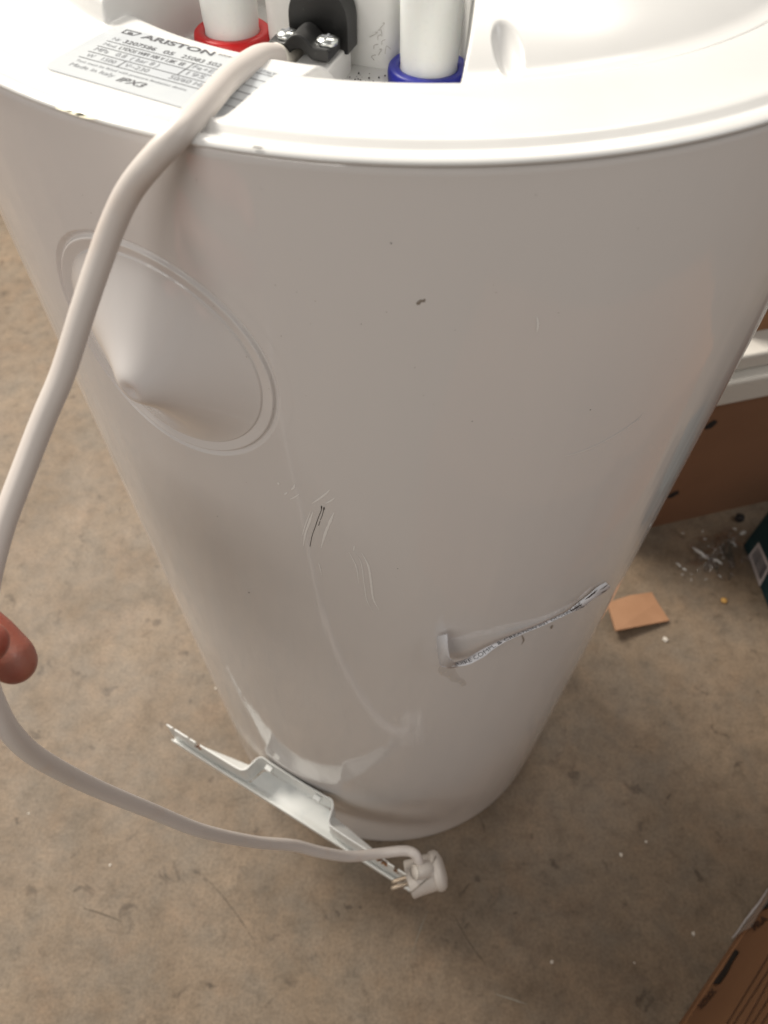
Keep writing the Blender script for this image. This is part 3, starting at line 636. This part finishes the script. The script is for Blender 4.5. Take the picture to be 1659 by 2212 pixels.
capsule(hb, at(-520, 1620, .315), at(-700, 1640, .350), .014, .018); capsule(hb, at(-560, 1500, .345), at(-620, 1600, .340), .016, .018)
capsule(hb, at(-700, 1640, .350), at(-860, 1740, .345), .021, .022); capsule(hb, at(-860, 1740, .345), at(-1400, 2050, .36), .024, .034)
me = bpy.data.meshes.new('tmp'); hb.to_mesh(me); hb.free(); ho = bpy.data.objects.new('tmp', me); sc.collection.objects.link(ho)
rm = ho.modifiers.new('r', 'REMESH'); rm.mode = 'VOXEL'; rm.voxel_size = .0011; s_ = ho.modifiers.new('s', 'SMOOTH'); s_.iterations = 7; s_.factor = .6
dg = bpy.context.evaluated_depsgraph_get(); me2 = bpy.data.meshes.new_from_object(ho.evaluated_get(dg)); me2.name = 'hand'
bpy.data.objects.remove(ho); smooth(me2)
hand = link('person', me2, M['skin']); tag(hand, 'bare hand reaching in from the left edge, pinching the pale cable between thumb and finger', 'person')

# ------------------------------------------------------------------ things on the floor behind and beside
# tall carton with a foam lid
b0 = onz(1395, 1142, 0); b1 = onz(1659, 1082, 0); e = (b1-b0).normalized(); nb = Vector((-e.y, e.x, 0))     # nb points away from the viewer
def BX(origin, e_, n_, z=0): Mx = Matrix((e_, n_, Vector((0, 0, 1)))).transposed().to_4x4(); Mx.translation = Vector((origin.x, origin.y, z)); return Mx
def shell(w_, d_, h_, t=.005):
    bm = box_bm((0, 0, 0), (w_, t, h_)); box_bm((0, d_-t, 0), (w_, d_, h_), bm=bm); box_bm((0, t, 0), (t, d_-t, h_), bm=bm); box_bm((w_-t, t, 0), (w_, d_-t, h_), bm=bm); box_bm((t, t, 0), (w_-t, d_-t, t), bm=bm); return bm
o0 = b0 - e*0.10
carton = empty('cardboard_box', (o0.x, o0.y, 0)); tag(carton, 'tall brown cardboard box with a white foam lid, behind the heater on the right', 'box')
MB_ = BX(o0, e, nb)
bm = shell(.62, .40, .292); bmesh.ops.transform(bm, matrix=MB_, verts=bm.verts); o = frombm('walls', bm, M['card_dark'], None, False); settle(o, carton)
bm = box_bm((-.004, -.006, .2945), (.624, .406, .340), MB_); o = frombm('foam_lid', bm, M['foam'], None, False); settle(o, carton); bevel_shade(o, .006, 4)
bm = box_bm((.01, .010, .341), (.61, .39, .368), MB_); o = frombm('foam_layer', bm, M['foam'], None, False); settle(o, carton); bevel_shade(o, .005, 4)
def hole(px, py, a, b, rot):
    d = ray(px, py); t = (b0-CAM).dot(nb)/d.dot(nb); p = CAM + d*t - nb*0.0006; v = []
    for k in range(16):
        th = 2*math.pi*k/16; x, z = a*math.cos(th)*random.uniform(.85, 1.1), b*math.sin(th)*random.uniform(.85, 1.1); c_, s2 = math.cos(rot), math.sin(rot)
        v.append(p + e*(x*c_-z*s2) + Vector((0, 0, x*s2+z*c_)))
    o = mesh('printed_mark', v, [tuple(range(16))], M['stamp'], None, False); settle(o, carton)
hole(1536, 917, .010, .008, .7); hole(1454, 1068, .011, .008, .6)
# low open carton standing on the foam lid
o1 = o0 + e*.14 + nb*.05
c2 = empty('cardboard_carton', (o1.x, o1.y, .369)); tag(c2, 'shallow brown carton of white packaging lying on top of the foam lid', 'carton')
MB2 = BX(o1, e, nb, .3688); bm = shell(.40, .30, .058); bmesh.ops.transform(bm, matrix=MB2, verts=bm.verts); o = frombm('walls', bm, M['card'], None, False); settle(o, c2)
bm = box_bm((.008, .008, .040), (.39, .29, .085), MB2); o = frombm('packaging', bm, M['foam'], None, False); settle(o, c2); bevel_shade(o, .01, 4)
# teal carton with barcode
t0 = onz(1604, 1176, 0); t1 = onz(1659, 1316, 0); te = (t1-t0).normalized(); tn = Vector((-te.y, te.x, 0))
if tn.x < 0: tn = -tn
teal = empty('teal_box', tuple(t0)); tag(teal, 'dark teal carton with a barcode sticker at the right edge of the picture', 'box')
MT = Matrix((te, tn, Vector((0, 0, 1)))).transposed().to_4x4(); MT.translation = t0
bm = box_bm((0, 0, 0), (.145, .20, .10), MT); bmesh.ops.recalc_face_normals(bm, faces=bm.faces); o = frombm('carton', bm, M['teal'], None, False); settle(o, teal); bevel_shade(o, .004, 3)
def onplane(px, py, p0, nn): d = ray(px, py); return CAM + d*((p0-CAM).dot(nn)/d.dot(nn))
q = [onplane(*p, t0-tn*.0008, tn) for p in ((1617, 1200), (1639, 1171), (1664, 1225), (1641, 1268))]
o = mesh('sticker', q, [(0, 1, 2, 3)], M['sticker'], None, False); settle(o, teal)
bars = []; x = .10
while x < .92:
    w_ = random.choice((.012, .02, .035)); pts = []
    for a, b in ((x, .2), (x+w_, .2), (x+w_, .86), (x, .86)):
        L0 = q[0].lerp(q[3], a); L1 = q[1].lerp(q[2], a); pts.append(L0.lerp(L1, b) - tn*.0006)
    bars.append((pts, [(0, 1, 2, 3)])); x += w_+random.choice((.015, .025, .03))
V, F = join(bars); o = mesh('barcode', V, F, M['ink'], None, False); settle(o, teal)

# flat cardboard box bottom right
k0 = onz(1464, 2212, 0); k1 = onz(1659, 1919, 0); ke = (k1-k0).normalized(); kn = Vector((ke.y, -ke.x, 0))
ko = k0 - ke*.35
kb = empty('cardboard_box', tuple(ko)); tag(kb, 'printed brown cardboard box in the bottom right corner with tape along its edge', 'box')
MK = Matrix((ke, kn, Vector((0, 0, 1)))).transposed().to_4x4(); MK.translation = ko
bm = box_bm((0, 0.0, 0), (.95, .40, .018), MK); bmesh.ops.recalc_face_normals(bm, faces=bm.faces); o = frombm('bottom_flap', bm, M['card'], None, False); settle(o, kb); bevel_shade(o, .003, 2)
bm = box_bm((.002, .0006, .0185), (.948, .396, .30), MK); bmesh.ops.recalc_face_normals(bm, faces=bm.faces); o = frombm('walls', bm, M['card'], None, False); settle(o, kb); bevel_shade(o, .004, 3)
kp = ko - kn*.0006; kl = ko - kn*.0006
def ksurf(px, py, low=False): return onplane(px, py, kl if low else kp, kn)
def kpoly(pts, m, name='printed_mark', low=False):
    o = mesh(name, [ksurf(*p, low) for p in pts], [tuple(range(len(pts)))], m, None, False); settle(o, kb)
def c7(x, y): return ((1500+x/3.352)/1.1573, (1900+y/3.352)/1.1573)
kpoly([c7(940, 1878), c7(1000, 1872), c7(1060, 1790), c7(1110, 1690), c7(1165, 1605), c7(1130, 1585), c7(1095, 1640), c7(1030, 1750)], M['stamp'])
kpoly([c7(1350, 1250), c7(1400, 1240), c7(1440, 1190), c7(1440, 1120), c7(1405, 1165)], M['stamp'])
def ktext(s, p0, p1, hpx, m):
    v, f = text_geo(s, 1, 0, .04); mxx = max(a.x for a in v); p0 = Vector((*c7(*p0), 0)); p1 = Vector((*c7(*p1), 0)); d = (p1-p0); up_ = Vector((-abs(d.y), -abs(d.x), 0)).normalized()*hpx
    V = [ksurf(*(p0 + d*(a.x/mxx) + up_*(a.y/.7)).to_2d()) for a in v]; o = mesh('printed_text', V, f, m, None, False); settle(o, kb)
ktext('XOXX', (845, 2085), (975, 1935), 11, M['print']); ktext('FRA', (1290, 1430), (1408, 1330), 13, M['print'])
for (x0, y0, x1, y1) in ((1060, 2212, 1408, 1640), (1115, 2212, 1408, 1760), (1210, 2212, 1408, 1860), (1270, 2212, 1408, 2000), (1350, 2212, 1410, 2120)):
    a = Vector((*c7(x0, y0), 0)); b = Vector((*c7(x1, y1), 0)); d = (b-a).normalized(); n_ = Vector((-d.y, d.x, 0))*.9; b = b+d*30; a = a-d*30
    kpoly([(a+n_).to_2d(), (a-n_).to_2d(), (b-n_).to_2d(), (b+n_).to_2d()], M['print'], 'printed_line')
tp = [c7(1085, 1520), c7(1215, 1345), c7(1300, 1240), c7(1410, 1085), c7(1420, 1180), c7(1330, 1290), c7(1270, 1400), c7(1190, 1440), c7(1120, 1500)]
o = mesh('clear_tape', [onplane(*p, kl-kn*.0012, kn) for p in tp], [tuple(range(len(tp)))], M['tape'], None, False); settle(o, kb)
v, f = tube([(*onplane(*c7(*p), kl-kn*.0015, kn), r) for p, r in (((1090, 1515), .0004), ((1150, 1440), .0007), ((1220, 1340), .0009), ((1280, 1265), .0014), ((1330, 1200), .0009), ((1410, 1080), .0007))], 8); o = mesh('tape_fold', v, f, M['sticker'], None); settle(o, kb)

# cardboard scrap, one side lifted
sc_ = [onz(1312, 1302, .006), onz(1330, 1362, .020), onz(1446, 1340, .006), onz(1420, 1300, .004), onz(1408, 1279, .002), onz(1360, 1286, .002)]
v = [p for p in sc_] + [p - Vector((0, 0, .0035)) for p in sc_]; n = len(sc_)
for p in v: p.z = max(p.z, .0006)
o = mesh('cardboard_scrap', v, [tuple(range(n))[::-1], tuple(range(n, 2*n))] + [(i, n+i, n+(i+1) % n, (i+1) % n)[::-1] for i in range(n)], M['card_orange'], None, False)
tag(o, 'square orange brown cardboard scrap on the floor just right of the heater', 'cardboard scrap')
# crumpled clear film
ng = 30; fc = [onz(1470, 1150, 0), onz(1612, 1120, 0), onz(1625, 1260, 0), onz(1480, 1262, 0)]; v, f = [], []
rg = np.random.RandomState(4); hgt = np.zeros((ng, ng))
for _ in range(26):
    a = rg.rand()*math.pi; p0 = rg.rand(2)*ng; amp = rg.rand()**2*.014; gx, gy = np.meshgrid(np.arange(ng), np.arange(ng)); dd = (gx-p0[0])*math.sin(a)-(gy-p0[1])*math.cos(a)
    hgt += amp*np.exp(-np.abs(dd)/1.6)*np.exp(-(((gx-p0[0])**2+(gy-p0[1])**2)/90))
for j in range(ng):
    for i in range(ng):
        a, b = i/(ng-1), j/(ng-1); p = fc[0].lerp(fc[1], a).lerp(fc[3].lerp(fc[2], a), b)
        p = p + Vector((rg.uniform(-.002, .002), rg.uniform(-.002, .002), 0)); c_ = Vector(((a-.5)*2, (b-.5)*2, 0)); ed = max(0, 1-c_.length*.8)
        v.append((p.x, p.y, .0012 + hgt[j, i]*(.3+ed)))
keep = lambda i, j: ((i/(ng-1)-.5)**2 + (j/(ng-1)-.5)**2*1.3)**.5 < .44 + .07*math.sin(5*math.atan2(j-ng/2, i-ng/2)+1)
for j in range(ng-1):
    for i in range(ng-1):
        if keep(i, j): f.append((j*ng+i, j*ng+i+1, (j+1)*ng+i+1, (j+1)*ng+i))
o = mesh('plastic_film', v, f, M['film'], None, True); tag(o, 'crumpled clear plastic film glinting on the floor beside the teal carton', 'plastic film')
for p, q, r in (((1497, 1180), (1535, 1208), .0034), ((1540, 1205), (1562, 1216), .0022), ((1600, 1152), (1612, 1146), .003), ((1462, 1215), (1472, 1222), .0016), ((1475, 1226), (1484, 1230), .0018), ((1580, 1168), (1592, 1178), .002), ((1585, 1140), (1592, 1142), .0018)):  # whitish tubes added as the film's bright glints
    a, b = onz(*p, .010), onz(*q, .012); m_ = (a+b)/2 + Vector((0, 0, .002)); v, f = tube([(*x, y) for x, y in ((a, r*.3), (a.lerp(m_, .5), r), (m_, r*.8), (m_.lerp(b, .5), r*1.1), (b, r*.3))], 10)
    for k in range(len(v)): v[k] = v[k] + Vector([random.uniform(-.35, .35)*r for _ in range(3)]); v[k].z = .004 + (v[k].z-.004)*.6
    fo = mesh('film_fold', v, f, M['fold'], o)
for _ in range(16):  # smaller pale bits, more glints given shape
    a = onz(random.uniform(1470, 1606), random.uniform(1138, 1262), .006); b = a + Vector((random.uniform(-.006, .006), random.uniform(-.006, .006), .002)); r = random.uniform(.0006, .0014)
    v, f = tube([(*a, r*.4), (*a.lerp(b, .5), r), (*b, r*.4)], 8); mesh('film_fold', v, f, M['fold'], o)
# dark lump
bm = bmesh.new(); p = onz(1598, 1119, .006); bmesh.ops.create_icosphere(bm, subdivisions=2, radius=.0075, matrix=Matrix.Translation(p))
for vv in bm.verts: vv.co += Vector([random.uniform(-.002, .002) for _ in range(3)])
for vv in bm.verts: vv.co.z = max(.0006, (vv.co.z))
o = frombm('debris_lump', bm, M['stamp'], None, False); tag(o, 'small black lump on the floor in front of the tall cardboard box', 'debris')
# crumbs
CR = [c7(385, 683), c7(175, 790), c7(783, 1457), (1192, 2078), (238, 1868), (1437, 1381), (466, 1487), (62, 1757), c7(288, 1700)]
CL = ['tiny white crumb right of the heater base, upper one of a close pair', 'tiny white crumb right of the heater base, lower one of a close pair', 'tiny white crumb nearest to the printed cardboard box, bottom right', 'tiny white crumb on the open floor below and right of the plug',
      'tiny white crumb on the floor below the cable, bottom left', 'larger white crumb just below the cardboard scrap', 'tiny white crumb touching the left outline of the heater, above the bracket', 'tiny white crumb at the far left, below the hand', 'faint smallest white crumb between the plug and the bottom right box']
for k, (px, py) in enumerate(CR):
    rr = (.0020, .0022, .0022, .0018, .0016, .0036, .0015, .0013, .0012)[k]
    bm = bmesh.new(); p = onz(px, py, rr*.55); bmesh.ops.create_icosphere(bm, subdivisions=1, radius=rr, matrix=Matrix.Translation(p) @ Matrix.Diagonal((1, 1, .55, 1)))
    for vv in bm.verts: vv.co.z = max(.0005, vv.co.z); vv.co.x += random.uniform(-.4, .4)*rr; vv.co.y += random.uniform(-.4, .4)*rr
    o = frombm('crumb', bm, M['crumb'], None, False); tag(o, CL[k], 'crumb', 'white crumbs scattered on the floor')
bm = bmesh.new(); bmesh.ops.create_icosphere(bm, subdivisions=2, radius=.005, matrix=Matrix.Translation(onz(1564, 1297, .003)) @ Matrix.Diagonal((1, 1, .5, 1)))
o = frombm('grit', bm, M['amber'], None, False); tag(o, 'small amber grit speck between the cardboard scrap and teal carton', 'grit')
